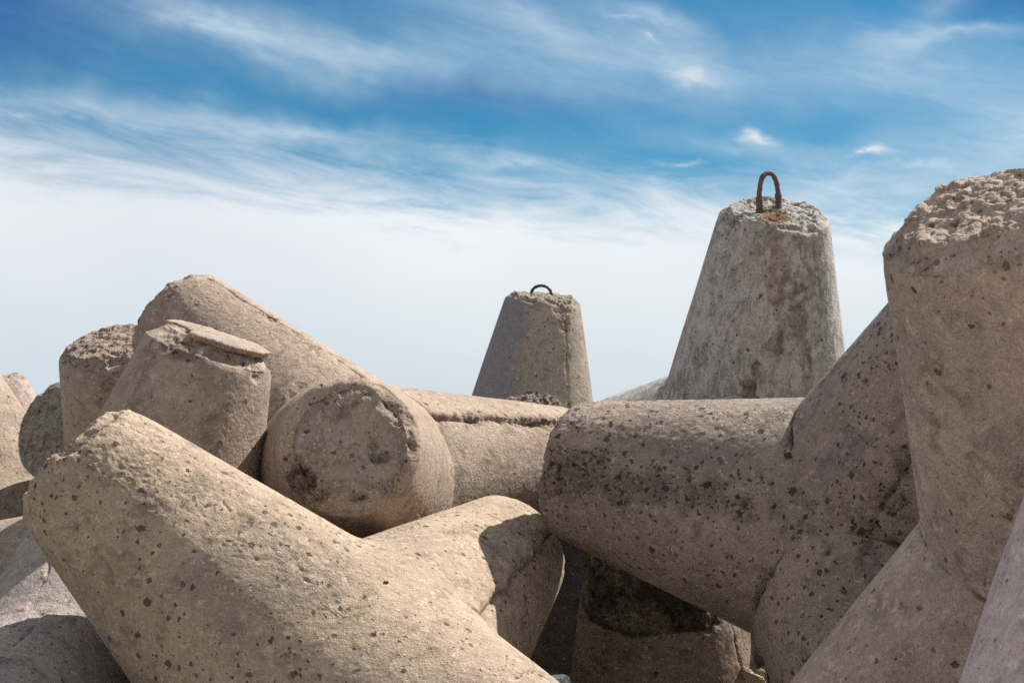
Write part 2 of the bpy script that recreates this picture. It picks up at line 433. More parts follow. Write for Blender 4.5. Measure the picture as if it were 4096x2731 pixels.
    for ra in feats.get('rims', []):                # broken rubble along the tip rim
        p0, p1_, amt, qw = ra
        w = sstep(0, 14, ((ph-p0) % 360))*sstep(0, 14, ((p1_-ph) % 360))*(((ph-p0) % 360) < ((p1_-p0) % 360))
        rimq = r-rd*1.1
        m = np.exp(-((q-rimq)/qw)**2)*(s > L-.1)*w*sstep(-.45, .15, fbm(W*7, 2, 95))*amt
        hit = np.where(m > .02)[0]
        if len(hit) and fine:
            wd3, wi3 = worley(W[hit]*30, 82)
            disp[hit] += m[hit]*(.024*(.45-wd3)+.022*(wi3-.8)-.024)
        M[:, 0] = np.maximum(M[:, 0], m); M[:, 1] = np.maximum(M[:, 1], .5*m)
    # thin crack lines: polylines in (phi, sfrac)
    for kind, depth, wd_, pts in feats.get('lines', []):
        mind = np.full(len(P), 9.)
        rs_ = q
        X = np.radians(ph)*r*1.35; Y = s
        X = X+.008*noise(W*30, 101); Y = Y+.008*noise(W*30, 102)
        for (pa_, sa_), (pb_, sb_) in zip(pts[:-1], pts[1:]):
            ax_, ay_ = math.radians(pa_)*r*1.35, sa_*L; bx_, by_ = math.radians(pb_)*r*1.35, sb_*L
            vx, vy = bx_-ax_, by_-ay_; t_ = np.clip(((X-ax_)*vx+(Y-ay_)*vy)/(vx*vx+vy*vy+1e-9), 0, 1)
            mind = np.minimum(mind, np.hypot(X-ax_-t_*vx, Y-ay_-t_*vy))
        mind[s > L-.02] = 9
        m = np.exp(-(mind/wd_)**2)
        if kind == 'crack':
            disp -= depth*m; M[:, 1] = np.maximum(M[:, 1], m*.7)
        else: M[:, 3] = np.maximum(M[:, 3], m*depth)
    if 'phitone' in feats:                             # a whole side weathered differently
        p0, p1_, amt, ch_ = feats['phitone']
        lat = ph+16*fbm(W*np.array([4, 4, 1.5]), 3, 111)
        w = sstep(p0-30, p0+28, lat)*sstep(p1_+9, p1_-13, lat)*(s < L-.03)
        M[:, ch_] = np.maximum(M[:, ch_], w*amt)
    if 'notch' in feats:                               # step where the upper, honeycombed pour is set back
        s0, amt = feats['notch']
        edge = s-(s0*L)-.10*(np.radians(ph)*1.25)**2*0 + .02*fbm(W*7, 2, 121)
        edge = edge - feats.get('notcharc', 0)*(np.radians((ph-0))**2)
        m = sstep(-.012, .012, edge)*sstep(.75, .45, edge)*sstep(-52, -38, ph+14*fbm(W*6, 2, 122))*sstep(170, 150, ph)
        disp -= amt*m; M[:, 0] = np.maximum(M[:, 0], m*.9); M[:, 1] = np.maximum(M[:, 1], m*(.35+.45*sstep(-.2, .4, fbm(W*3.3, 3, 123)))+np.exp(-(edge/.022)**2)*.55*sstep(-.3, .3, fbm(W*5, 2, 124))*sstep(80, 50, np.abs(ph)))
        hit = np.where(m > .05)[0]
        if len(hit) and fine:
            wd3, wi3 = worley(W[hit]*36, 83); disp[hit] += .012*(.45-wd3)+.008*(wi3-.5)
    # no displacement mismatch exactly at the seam rows: same noise on both sides already
    P2 = P+N*disp[:, None]
    # collapse cap centre
    apex = L*d+d*(np.mean(disp[-nphi:]))
    skirt = Pg[0]-E*.05-d*.02
    V = np.concatenate([skirt, P2[:nphi], P2, apex[None]])+hub-base
    M = np.concatenate([M[:nphi], M[:nphi], M, M[-1:]]); lc = np.stack([P@a, P@bb, P@d], 1)
    lc = np.concatenate([lc[:nphi], lc[:nphi], lc, lc[-1:]])
    M = np.clip(M, 0, 1)
    if feats.get('face'):
        k0 = nside+narc+1                              # skirt rows + side and edge rows
        cutv = (k0+1)*nphi
        body = grid_mesh('leg', V[:cutv], nphi, k0+1, mat, M[:cutv], lc[:cutv], cap=False, gap=1)
        face = grid_mesh('end_face', V[k0*nphi:], nphi, nrow+2-k0, M_.get(key+'_face', mat), M[k0*nphi:], lc[k0*nphi:])
        return body, face
    return grid_mesh('leg', V, nphi, nrow+2, mat, M, lc, gap=1), None

def sub_obj(name, me, parent):
    o = bpy.data.objects.new(name, me); COL.objects.link(o); o.parent = parent
    return o

def rod(name, pts, rad, mat, parent, base, nseg=16, rough=.12, bulge=None):
    """a bent bar: ring sections along a 3-D path"""
    pts = np.array(pts, float); n = len(pts)
    T = np.gradient(pts, axis=0); T /= np.linalg.norm(T, axis=1, keepdims=True)
    ref = np.cross(T[0], T[n//2]); ref /= np.linalg.norm(ref)
    th = np.linspace(0, 2*math.pi, nseg, endpoint=False)
    V = []
    for i in range(n):
        b2 = ref-T[i]*(ref@T[i]); b2 /= np.linalg.norm(b2); a2 = np.cross(b2, T[i])
        rr = rad if bulge is None else rad*bulge[i]
        ring = pts[i]+rr*(np.cos(th)[:, None]*a2+np.sin(th)[:, None]*b2)
        V.append(ring)
    V = np.concatenate(V)
    ctr = np.repeat(pts, nseg, 0)
    V = V+(V-ctr)*(rough*fbm(V*60, 3, 5)[:, None]*2.2)
    V = np.concatenate([V, pts[-1:]])
    me = grid_mesh(name, V-base, nseg, n, mat, None, None)
    return sub_obj(name, me, parent)

# ---- materials
TAN1, TAN2 = (.405, .315, .225), (.345, .265, .190)
M_ = {}
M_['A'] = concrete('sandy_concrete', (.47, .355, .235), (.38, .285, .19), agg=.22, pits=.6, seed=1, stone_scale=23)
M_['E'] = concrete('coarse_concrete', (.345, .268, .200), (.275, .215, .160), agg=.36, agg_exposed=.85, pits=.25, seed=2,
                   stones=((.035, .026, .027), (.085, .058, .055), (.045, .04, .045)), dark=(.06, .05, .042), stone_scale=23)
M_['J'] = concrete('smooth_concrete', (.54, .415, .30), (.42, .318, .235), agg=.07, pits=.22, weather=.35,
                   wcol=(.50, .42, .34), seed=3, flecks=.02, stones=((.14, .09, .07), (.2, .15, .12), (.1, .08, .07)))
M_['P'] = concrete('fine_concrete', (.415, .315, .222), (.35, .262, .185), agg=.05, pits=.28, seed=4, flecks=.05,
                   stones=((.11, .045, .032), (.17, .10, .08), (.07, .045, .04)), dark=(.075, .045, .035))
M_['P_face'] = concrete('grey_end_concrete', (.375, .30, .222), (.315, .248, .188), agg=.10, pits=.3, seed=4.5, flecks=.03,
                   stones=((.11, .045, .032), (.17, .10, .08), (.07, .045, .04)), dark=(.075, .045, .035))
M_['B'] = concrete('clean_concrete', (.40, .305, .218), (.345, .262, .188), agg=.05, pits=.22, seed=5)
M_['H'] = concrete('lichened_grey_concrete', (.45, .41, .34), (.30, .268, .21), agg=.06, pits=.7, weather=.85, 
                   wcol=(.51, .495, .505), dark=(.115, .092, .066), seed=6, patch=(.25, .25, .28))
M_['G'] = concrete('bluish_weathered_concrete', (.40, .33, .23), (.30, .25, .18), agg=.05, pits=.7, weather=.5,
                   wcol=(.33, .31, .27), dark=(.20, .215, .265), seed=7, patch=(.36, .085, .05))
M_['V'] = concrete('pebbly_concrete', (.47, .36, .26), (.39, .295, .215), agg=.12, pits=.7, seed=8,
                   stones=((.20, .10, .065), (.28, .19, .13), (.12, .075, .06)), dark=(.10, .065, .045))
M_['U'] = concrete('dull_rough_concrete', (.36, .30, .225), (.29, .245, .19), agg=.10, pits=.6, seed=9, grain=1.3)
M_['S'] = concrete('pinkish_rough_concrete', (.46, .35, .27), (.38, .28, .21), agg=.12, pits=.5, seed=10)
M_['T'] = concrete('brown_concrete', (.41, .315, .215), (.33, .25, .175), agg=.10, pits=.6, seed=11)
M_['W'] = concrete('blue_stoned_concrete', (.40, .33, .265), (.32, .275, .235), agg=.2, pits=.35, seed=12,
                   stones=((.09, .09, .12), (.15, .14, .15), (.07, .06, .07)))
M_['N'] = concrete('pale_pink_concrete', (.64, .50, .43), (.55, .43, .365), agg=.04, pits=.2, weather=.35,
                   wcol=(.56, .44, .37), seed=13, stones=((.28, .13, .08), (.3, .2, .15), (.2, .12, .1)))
M_['Y'] = concrete('darkened_spotted_concrete', (.30, .228, .155), (.20, .152, .105), agg=.07, pits=1.0, seed=14,  # base lowered to carry the hollow's shade; spots and band are its own
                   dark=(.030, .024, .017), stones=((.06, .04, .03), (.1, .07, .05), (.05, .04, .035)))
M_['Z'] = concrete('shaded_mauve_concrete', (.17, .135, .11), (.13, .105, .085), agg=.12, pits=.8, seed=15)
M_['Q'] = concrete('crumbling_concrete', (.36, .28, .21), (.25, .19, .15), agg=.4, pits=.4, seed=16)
RUST = simple_mat('rusty_steel', (.155, .112, .10), (.095, .062, .05), 30, .75, .004, 90)
RUST_DARK = simple_mat('dark_corroded_steel', (.085, .05, .035), (.05, .03, .022), 40, .85, .006, 80)

# ---- what each leg looks like
F_ = {}
F_['A'] = {0: dict(cell=.0055, tip=1.0, tipw=.15, tipagg=.25, rd=.06, pock=.35,
                   patches=[(-38, .75, 1, .22, 'rough', .9, 1.8), (-38, .45, 1, .20, 'rough', .9, 2.0), (-33, .25, 1, .18, 'rough', .9, 1.4),
                            (-20, .90, 1, .20, 'rough', 1.0), (20, .93, 1, .22, 'rough', .7)],
                   lines=[('crack', .005, .004, [(-33, .34), (-29, .30), (-30, .26)]),
                          ('crack', .005, .004, [(-28, .50), (-24, .49), (-20, .515)]),
                          ('crack', .004, .004, [(-34, .42), (-30, .40), (-31, .36)]),
                          ('crack', .006, .004, [(-44, .62), (-38, .60), (-35, .56)])]),
           1: dict(cell=.0065, tip=.3, seams=[(-12, .05, .97, .026, .018, .018)], pock=.5),
           2: dict(cell=.0055, tip=.3, patches=[(-110, .42, 1, .3, 'rough', .9), (-150, .35, 1, .3, 'rough', .8), (-75, .3, 1, .3, 'rough', .9)], pock=.4),
           'ksm': .07, 'crease': .0008}
F_['E'] = {0: dict(cell=.006, tip=.8, tipw=.12, tipagg=.35, rd=.06, pock=.4,
                   patches=[(2, .97, 1, .18, 'agg', .9), (6, .88, 1, .15, 'agg', 1), (0, .80, 1, .13, 'agg', 1), (3, .70, 1, .11, 'agg', 1),
                            (1, .60, 1, .10, 'agg', .9), (2, .50, 1, .10, 'agg', .9), (-2, .41, 1, .11, 'agg', .9), (0, .32, 1, .09, 'agg', .9),
                            (-3, .22, 1, .08, 'agg', .7), (12, .95, 1, .09, 'agg', .7), (20, .80, 1, .06, 'agg', .5),
                            (1, .88, 1, .07, 'stain', .22, 1.6),
                            (-60, .6, 1, .3, 'rough', .8, 3), (-60, .95, 1, .2, 'rough', .8)],
                   lines=[('crack', .012, .007, [(-14, .52), (-12, .50), (-10, .51)])]),
           1: dict(cell=.006, tip=.3, pock=.5, patches=[(3, .42, 1, .09, 'agg', .7), (2, .32, 1, .09, 'agg', .8), (4, .22, 1, .07, 'agg', .6),
                        (-4, .38, 1, .06, 'stain', .4), (55, .5, 1, .3, 'rough', .7, 2)],
                   seams=[(3, .1, .6, .014, .004, .012)],
                   lines=[('paint', .8, .006, [(41, .30), (37, .29), (33, .27), (37, .35)]), ('paint', .8, .007, [(34, .40), (32, .33), (28, .32), (25, .36), (22, .33)]),
                          ('paint', .8, .006, [(29, .47), (27, .42), (29, .37), (24, .34)]), ('paint', .8, .007, [(36, .27), (31, .24), (28, .26), (25, .22), (22, .21)]),
                          ('paint', .9, .008, [(14, .40), (15, .37), (13, .34)]), ('paint', .7, .006, [(19, .45), (22, .42), (24, .38), (22, .35), (18, .37)]),
                          ('paint', .7, .006, [(40, .46), (37, .42), (38, .38)]), ('paint', .7, .006, [(16, .52), (19, .49), (17, .46)])]),
           2: dict(cell=.006, tip=.3, proud=.007, seams=[(-3, .05, .6, .022, .0, .014)], pock=.2, patches=[(45, .3, 1, .3, 'rough', .6)]),
           'ksm': .014, 'crease': .006}
F_['J'] = {0: dict(cell=.005, face=1, tip=.85, tipw=.09, tipagg=.22, rd=.07, chamfer=.8, pock=.22,
                   lines=[('crack', .012, .010, [(30, .42), (27, .41), (25, .43)]), ('crack', .008, .005, [(-8, .62), (-10, .5), (-9, .42)]),
                          ('paint', .0, .006, [(20, .3), (21, .3)])],
                   patches=[(30, .93, 1, .14, 'rough', .6), (-20, .93, 1, .14, 'rough', .6), (40, .93, 1, .2, 'stain', .0)]),
           1: dict(cell=.006, tip=.3, pock=.2, patches=[(20, .3, 1, .25, 'rough', .6)]), 'ksm': .03, 'crease': .0035}
F_['P'] = {0: dict(cell=.007, tip=.9, tipw=.10, tipagg=.35, rd=.06, pock=.3, patches=[(-10, .97, 1, .12, 'agg', .6), (5, .9, 1, .07, 'stain', .5), (-25, .5, 1, .3, 'rough', .5, 3)],
                   seams=[(-60, .06, .92, .030, .018, .018)]),
           1: dict(cell=.007, tip=.3, seams=[(36, .03, .98, .022, .022, .018)], pock=.15, patches=[(38, .4, 1, .06, 'agg', .7, 3), (35, .65, 1, .06, 'agg', .7, 3), (34, .85, 1, .06, 'agg', .8, 3)]),
           2: dict(proud=.005, cell=.0065, face=1, tip=.35, tipw=.03, tipagg=.12, rd=.055, chamfer=.9, pock=.12,
                   rims=[(18, 80, 1.0, .045), (-150, 8, .95, .026), (135, 212, .7, .022), (80, 135, .5, .016)],
                   patches=[(58, 1, .88, .10, 'agg', 1.0), (40, 1, .90, .09, 'agg', 1.0), (72, 1, .95, .08, 'agg', .8), (-60, 1, .42, .028, 'gouge', 1.0), (-84, 1, .34, .026, 'gouge', 1.0), (-70, 1, .52, .03, 'gouge', .9),
                            (-85, 1, .95, .05, 'agg', .8), (-40, 1, .95, .05, 'agg', .6), (56, .99, .88, .11, 'stain', .62), (30, .99, .92, .05, 'stain', .5), (-30, .99, .95, .04, 'stain', .4), (-115, 1, .95, .06, 'agg', .7), (-110, .99, .97, .04, 'stain', .5)]),
           'ksm': .014, 'crease': .006}
F_['B'] = {0: dict(face=1, cell=.0065, tip=.7, tipw=.05, tipagg=.25, rd=.08, chamfer=.85, pock=.12, seams=[(46, .5, .93, .004, .006, .006)],
                   patches=[(28, .97, 1, .10, 'agg', .75), (40, .97, 1, .06, 'gouge', .8), (-52, .95, 1, .05, 'gouge', .7), (10, .95, 1, .05, 'gouge', .5)]),
           3: dict(cell=.010, tip=.3), 'ksm': .05, 'crease': .003}
F_['H'] = {0: dict(phitone=(-62, -6, .45, 1), cell=.0065, face=1, tip=1.0, tipw=.07, tipagg=.35, rd=.06, pock=.35, seams=[(26, .35, .97, .006, .0, .005), (82, .3, .9, .004, .0, .004)],
                   patches=[(10, 1, .25, .11, 'rust', .9), (-5, 1, .5, .12, 'rust', .8), (0, .98, 1, .09, 'rust', .55), (-8, .84, 1, .09, 'rust', .55, 3.5),
                            (-26, .72, 1, .09, 'stain', .62, 4.5), (-33, .52, 1, .07, 'stain', .60, 4.5), (-12, .60, 1, .045, 'stain', .65, 6), (6, .42, 1, .07, 'stain', .75, 1.6), (3, .50, 1, .04, 'stain', .7, 3), (-4, .80, 1, .04, 'stain', .5, 6),
                            (40, .6, 1, .10, 'stain', .35, 3), (-50, .8, 1, .05, 'stain', .45, 3), (60, .75, 1, .06, 'stain', .3, 3), (-20, .93, 1, .07, 'stain', .5, 1.5)]),
           1: dict(cell=.008, tip=.3, pock=.6), 'ksm': .05, 'crease': .004}
F_['G'] = {0: dict(face=1, cell=.008, tip=1.0, tipw=.06, tipagg=.5, rd=.05, pock=.55, seams=[(-36, .3, 1, .012, .0, .010)], phitone=(8, 120, .78, 1),
                   patches=[(-34, .97, 1, .10, 'gouge', 1.0), (-34, .88, 1, .06, 'agg', .9, 2), (-82, .80, 1, .07, 'paint', 1.0, 2.6), (-86, .68, 1, .06, 'paint', 1.0, 2.2)]), 'ksm': .05, 'crease': .003}
F_['V'] = {0: dict(cell=.0075, face=1, tip=.8, tipw=.10, tipagg=.95, rd=.06, pock=.6, patches=[(5, .86, 1, .16, 'agg', .5, 1.8), (-10, .70, 1, .10, 'agg', .55, 3), (25, .75, 1, .06, 'stain', .5, 3), (0, .8, 1, .07, 'stain', .6, 3)])}
F_['U'] = {0: dict(face=1, cell=.0075, tip=.9, tipw=.05, tipagg=.25, rd=.05, pock=.5)}
F_['S'] = {0: dict(cell=.010, tip=1.0, tipagg=.5)}
F_['T'] = {0: dict(cell=.009, tip=.6, pock=.6), 2: dict(cell=.009, tip=.6, pock=.6, patches=[(0, .4, 1, .35, 'stain', .5)])}
F_['W'] = {0: dict(cell=.006, tip=.4, pock=.4, seams=[(27, .1, .95, .008, .008, .008)]), 1: dict(cell=.006, tip=.4, pock=.4, seams=[(-55, .1, .98, .012, .006, .010)]), 'crease': .0015}
F_['N'] = {0: dict(cell=.006, tip=.4, pock=.2)}
F_['Y'] = {0: dict(cell=.007, tip=.4, pock=.6, notch=(.50, .006), notcharc=.035, seams=[(-50, .1, .95, .012, .008, .009)],
                   patches=[(45, .35, 1, .2, 'stain', .25, 2)])}
F_['Z'] = {0: dict(cell=.009, tip=.4, pock=.6, patches=[(20, .7, 1, .3, 'stain', .5, 2)])}
F_['Q'] = {0: dict(cell=.007, face=1, tip=1.6, tipw=.12, tipagg=.9)}

LAB = {
 'A': 'large sandy tetrapod filling the lower left foreground, its near leg pointing up left',
 'E': 'coarse tetrapod right of centre, its thick horizontal leg banded with dark exposed stones',
 'J': 'tall tetrapod at the right edge with a jagged broken top on its upright leg',
 'P': 'tetrapod with a round flat leg end facing the viewer, ringed by reddish rubble',
 'B': 'tetrapod at left whose upright leg is capped by a thin broken slab',
 'H': 'grey lichened tetrapod standing tallest against the sky with a tall rusty hoop on top',
 'G': 'small far tetrapod with a low hoop, bluish left side and a red paint patch',
 'V': 'tetrapod at far left whose upright leg has a reddish pebbly top',
 'U': 'tetrapod at far left with a dull rough round end facing the viewer',
 'S': 'farthest tetrapod at the left edge, only a small pinkish leg top showing',
 'T': 'brown pitted tetrapod cut by the left edge of the picture, leaning out of view',
 'W': 'tetrapod in the bottom left corner with a lengthwise groove, under the big foreground leg',
 'N': 'pale pinkish tetrapod leg cut off by the bottom right corner, nearest to the viewer',
 'Y': 'dark spotted tetrapod in the hollow under the thick horizontal leg, with a black band',
 'Z': 'deeply shaded tetrapod seen only through the narrow gap below the centre',
 'Q': 'tetrapod whose crumbling leg top just shows before the foot of the small hooped one',
}
NAMES = {}
GROUP = 'concrete tetrapods piled on the breakwater'
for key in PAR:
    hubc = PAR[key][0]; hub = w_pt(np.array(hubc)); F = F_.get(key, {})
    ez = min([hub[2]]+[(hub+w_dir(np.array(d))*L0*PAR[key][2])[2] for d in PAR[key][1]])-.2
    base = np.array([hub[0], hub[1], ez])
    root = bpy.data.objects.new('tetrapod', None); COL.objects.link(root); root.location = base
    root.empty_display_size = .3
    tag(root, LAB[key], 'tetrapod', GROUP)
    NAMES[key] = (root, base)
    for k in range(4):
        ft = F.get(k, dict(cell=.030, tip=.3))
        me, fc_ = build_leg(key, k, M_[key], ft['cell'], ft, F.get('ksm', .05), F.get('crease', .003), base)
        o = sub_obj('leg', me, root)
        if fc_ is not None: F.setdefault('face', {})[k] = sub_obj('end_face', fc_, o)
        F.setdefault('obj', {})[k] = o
    F_[key] = F

F_['B']['obj'][0]['label'] = 'leg with a thin broken slab left on its flat end'
F_['H']['obj'][0]['label'] = 'upright grey leg with rust stain under the hoop'
F_['G']['obj'][0]['label'] = 'upright leg, bluish left half and red paint patch on the right edge'
F_['J']['obj'][0]['label'] = 'upright leg with jagged broken top'
F_['V']['obj'][0]['label'] = 'upright leg with reddish pebbly top'
F_['E']['obj'][0]['label'] = 'horizontal leg banded with dark exposed stones'
F_['E']['obj'][1]['label'] = 'leaning leg with faint blue scribbles'
F_['P']['obj'][2]['label'] = 'leg whose round end faces the viewer, rim broken to reddish rubble'
F_['P']['obj'][1]['label'] = 'horizontal leg with a ragged seam lip along it'

# ---- lifting hoops
def frame_of(key, k):
    hubc, dirs, sc, ang, Lf = PAR[key]
    d = w_dir(np.array(dirs[k])); tip = w_pt(np.array(hubc))+d*L0*sc*Lf
    return tip, d
root, base = NAMES['H']; tip, d = frame_of('H', 0)
f1 = w_pt(np.array([1.363, .723, 7.823])); f2 = w_pt(np.array([1.475, .742, 7.873]))
sd_ = f2-f1; sd_ /= np.linalg.norm(sd_); up_ = np.array([-.02, -.06, 1.]); up_ /= np.linalg.norm(up_)
half = np.linalg.norm(f2-f1)/2; mid = (f1+f2)/2
pts = []
for t in np.linspace(0, 1, 60):
    an = math.pi*(1-t)
    xx = math.copysign(abs(math.cos(an))**.70, math.cos(an))*half*(1.0+.10*math.sin(2*an if an < math.pi/2 else 2*(math.pi-an))); zz = (math.sin(an)**.80)*.232
    pts.append(mid+sd_*xx+up_*(zz-.035+.035*0)+np.array([0, .012*math.sin(t*math.pi), 0]))
pts = [f1-up_*.05]+pts+[f2-up_*.05]
n = len(pts); bul = np.ones(n); bul[:9] = 1.25; bul[-9:] = 1.3
hoop = rod('lifting_hoop', pts, .0138, RUST, F_['H']['obj'][0], base, 16, .12, bul)
hoop['label'] = 'tall narrow rusty steel hoop'
root, base = NAMES['G']; tip, d = frame_of('G', 0)
c0 = w_pt(np.array([.235, .372, 11.40]))
pts = []
for t in np.linspace(0, 1, 40):
    an = math.pi*(1-t)
    pts.append(c0+RX*math.cos(an)*.082+np.array([0, .02*math.cos(an), 0])+UP*(math.sin(an)**.85*.085-.01))
hoop2 = rod('lifting_hoop', pts, .0120, RUST_DARK, F_['G']['obj'][0], base, 12, .15)
hoop2['label'] = 'low dark steel hoop'

# ---- thin slab left on the flat end of tetrapod B
root, base = NAMES['B']; tip, d = frame_of('B', 0)
hubc = np.array(PAR['B'][0]); dc = np.array(PAR['B'][1][0]); c = -hubc/np.linalg.norm(hubc)
ac = c-dc*(c@dc); ac /= np.linalg.norm(ac); bc = np.cross(dc, ac); a_ = w_dir(ac); b_ = w_dir(bc)
nph = 220; rows = []
phs = np.linspace(0, 2*math.pi, nph, endpoint=False)
E_ = np.cos(phs)[:, None]*a_+np.sin(phs)[:, None]*b_
cen = tip-b_*.020-a_*.0
rimr = .258+.012*fbm(np.stack([np.cos(phs)*3, np.sin(phs)*3, phs*0], 1), 3, 8)+.006*fbm(np.stack([np.cos(phs)*14, np.sin(phs)*14, phs*0], 1), 3, 9)
gap = sstep(28, 46, np.degrees(phs))*sstep(100, 75, np.degrees(phs)); rimr = rimr-.10*gap
for fr, hz in ((.80, -.02), (.965, -.012), (.99, .004), (1.0, .009), (.99, .015), (.95, .019), (.8, .021), (.6, .022), (.4, .022), (.2, .022)):
    rr = rimr*fr
    rows.append(cen+E_*rr[:, None]+d*(hz+.0))
V = np.concatenate(rows); V = V+d*(.006*fbm(V*8, 3, 3)[:, None])+(.003*fbm(V*60, 2, 4))[:, None]*d
V = np.concatenate([V, (cen+d*.022)[None]])
me = grid_mesh('end_slab', V-base, nph, 10, M_['B'], np.tile([.05, 0, 0, 0.], (len(V), 1)), V-base)
sl = sub_obj('end_slab', me, F_['B']['obj'][0])

# ------------------------------------------------------------------ ground, water, loose stones
def ground_h(x, y):
    m = sstep(3.2, 7.0, y)*(1.28+.0*x)+.20*sstep(7, 12, y)
    m = m*sstep(26, 15, y)-3.2*sstep(16, 32, y)
    return m+.06*np.sin(x*1.3+y*.7)
ys = np.concatenate([np.linspace(-60, -4, 12), np.linspace(-3, 30, 133), np.linspace(32, 60, 10), np.geomspace(70, 9000, 14)])
xs = np.concatenate([-np.geomspace(16, 9000, 18)[::-1], np.linspace(-15, 15, 121), np.geomspace(16, 9000, 18)])
XX, YY = np.meshgrid(xs, ys)
PP = np.stack([XX.ravel(), YY.ravel(), np.zeros(XX.size)], 1)
ZZ = ground_h(XX.ravel(), YY.ravel())+np.where(np.abs(YY.ravel()) < 35, .07*fbm(PP*2.1, 4, 3), 0)
V = np.stack([XX.ravel(), YY.ravel(), ZZ], 1); nx, ny = len(xs), len(ys)
idx = np.arange(nx*ny).reshape(ny, nx)
fc = np.stack([idx[:-1, :-1].ravel(), idx[:-1, 1:].ravel(), idx[1:, 1:].ravel(), idx[1:, :-1].ravel()], 1)
me = bpy.data.meshes.new('ground'); me.from_pydata(V.tolist(), [], fc.tolist()); me.polygons.foreach_set('use_smooth', [True]*len(fc))
me.materials.append(simple_mat('gravelly_sand', (.28, .24, .19), (.20, .17, .13), 3, .95, .03, 14))
g_ = bpy.data.objects.new('ground', me); COL.objects.link(g_); tag(g_, 'brown gravelly ground in the gaps under the tetrapods', kind='structure')
me = bpy.data.meshes.new('sea'); me.from_pydata([(-9000, 22, -.9), (9000, 22, -.9), (9000, 9000, -.9), (-9000, 9000, -.9)], [], [(0, 1, 2, 3)])
wm = bpy.data.materials.new('sea_water'); t = nt(wm); b = NB(t)
out = b.n('ShaderNodeOutputMaterial'); bs = b.n('ShaderNodeBsdfPrincipled'); b.link(bs.outputs[0], out.inputs[0])
bs.inputs['Base Color'].default_value = (.02, .06, .08, 1); bs.inputs['Roughness'].default_value = .12
P = b.n('ShaderNodeTexCoord').outputs['Object']; h = b.noise(P, 1.2, 5, .6, .5).outputs[0]
bp = b.n('ShaderNodeBump'); bp.inputs['Distance'].default_value = .25; b.link(h, bp.inputs['Height']); b.link(bp.outputs[0], bs.inputs['Normal'])
me.materials.append(wm); o = bpy.data.objects.new('sea', me); COL.objects.link(o); tag(o, 'sea beyond the breakwater', kind='structure')

def stone(loc, size, mat, seed, label, rot=0.0, cat='stone', name='loose_stone', grp='loose stones between the tetrapods', flat=.6):
    # faceted lump: subdivided cube cut by random planes
    rng = np.random.default_rng(seed)
    n = 40
    th = np.linspace(0, 2*math.pi, n, endpoint=False); rows = []
    cuts = rng.normal(size=(13, 3)); cuts /= np.linalg.norm(cuts, axis=1, keepdims=True); cd = rng.uniform(.42, .85, 13)
    lat = np.linspace(-math.pi/2+.05, math.pi/2-.05, 26)
    D_ = np.stack([np.outer(np.cos(lat), np.cos(th)).ravel(), np.outer(np.cos(lat), np.sin(th)).ravel(), np.repeat(np.sin(lat), n)], 1)
    R_ = np.ones(len(D_))
    for c_, k_ in zip(cuts, cd):
        dt = D_@c_; R_ = np.where(dt > .05, np.minimum(R_, k_/np.maximum(dt, .05)), R_)
    Vv = D_*R_[:, None]*(1+.05*fbm(D_*4, 3, seed)[:, None])
    sx = np.array([1, rng.uniform(.7, .95), flat])
    Vv = Vv*sx*size
    cr, sr = math.cos(rot), math.sin(rot)
    Vv = Vv@np.array([[cr, sr, 0], [-sr, cr, 0], [0, 0, 1]])
    zmin = Vv[:, 2].min()
    Vv = np.concatenate([Vv, np.array([[0, 0, Vv[:, 2].max()]])])
    me = grid_mesh(name, Vv-np.array([0, 0, zmin]), n, 26, mat, None, None)
    me.polygons.foreach_set('use_smooth', np.zeros(len(me.polygons), bool))
    o = bpy.data.objects.new(name, me); COL.objects.link(o); o.location = loc
    tag(o, label, cat, grp)
    return o
teal = simple_mat('teal_stone', (.10, .14, .14), (.06, .085, .09), 5, .9, .01, 20)
ochre = simple_mat('ochre_stone', (.24, .19, .11), (.17, .13, .08), 6, .9, .01, 25)
purple = simple_mat('purple_stone', (.13, .09, .09), (.08, .055, .06), 6, .9, .01, 25)
pale = simple_mat('pale_stone', (.46, .38, .27), (.36, .28, .19), 6, .9, .01, 25)
brick_s = simple_mat('brown_stone', (.30, .23, .16), (.22, .16, .11), 6, .9, .01, 25)
def at(px, py, z): return w_pt(np.array([(px-1176)/3266.7*z, -(py-784)/3266.7*z, z]))
stone(at(1268, 1590, 6.6)-np.array([0, 0, .05]), .14, teal, 3, 'greenish grey stone at the bottom edge below the centre', .4, flat=.7)
stone(at(1741, 1518, 7.15)-np.array([0, 0, .03]), .055, purple, 5, 'small dark purple stone in the gap, topmost of the little stones', .3)
stone(at(1741, 1545, 7.05)-np.array([0, 0, .03]), .05, ochre, 6, 'yellowish angular stone in the gap below the purple one', 1.0, flat=.6)
stone(at(1713, 1548, 7.0)-np.array([0, 0, .03]), .045, brick_s, 8, 'small brown stone leaning on the spotted leg', .1, flat=.9)
stone(at(1733, 1560, 6.9)-np.array([0, 0, .03]), .075, pale, 9, 'pale sharp edged stone lowest in the gap right of the spotted leg', 2.0, flat=.6)
pb = w_pt(np.array([-.419, -.788, 6.343]))
stone(pb-np.array([0, 0, .012]), .018, brick_s, 12, 'tiny pebble lying on top of the leg below the round end', .5, cat='pebble', name='pebble', grp=None, flat=.9)
# gravel on the mound
rng = np.random.default_rng(4)

# ------------------------------------------------------------------ camera
cam = bpy.data.cameras.new('camera'); co = bpy.data.objects.new('camera', cam); COL.objects.link(co)
cam.lens = 50; cam.sensor_width = 36; cam.clip_end = 20000; cam.clip_start = .05
co.location = CAM; co.rotation_euler = (math.pi/2+PITCH, 0, 0)
cam.dof.use_dof = True; cam.dof.focus_distance = 6.4; cam.dof.aperture_fstop = 7.1
scene.camera = co

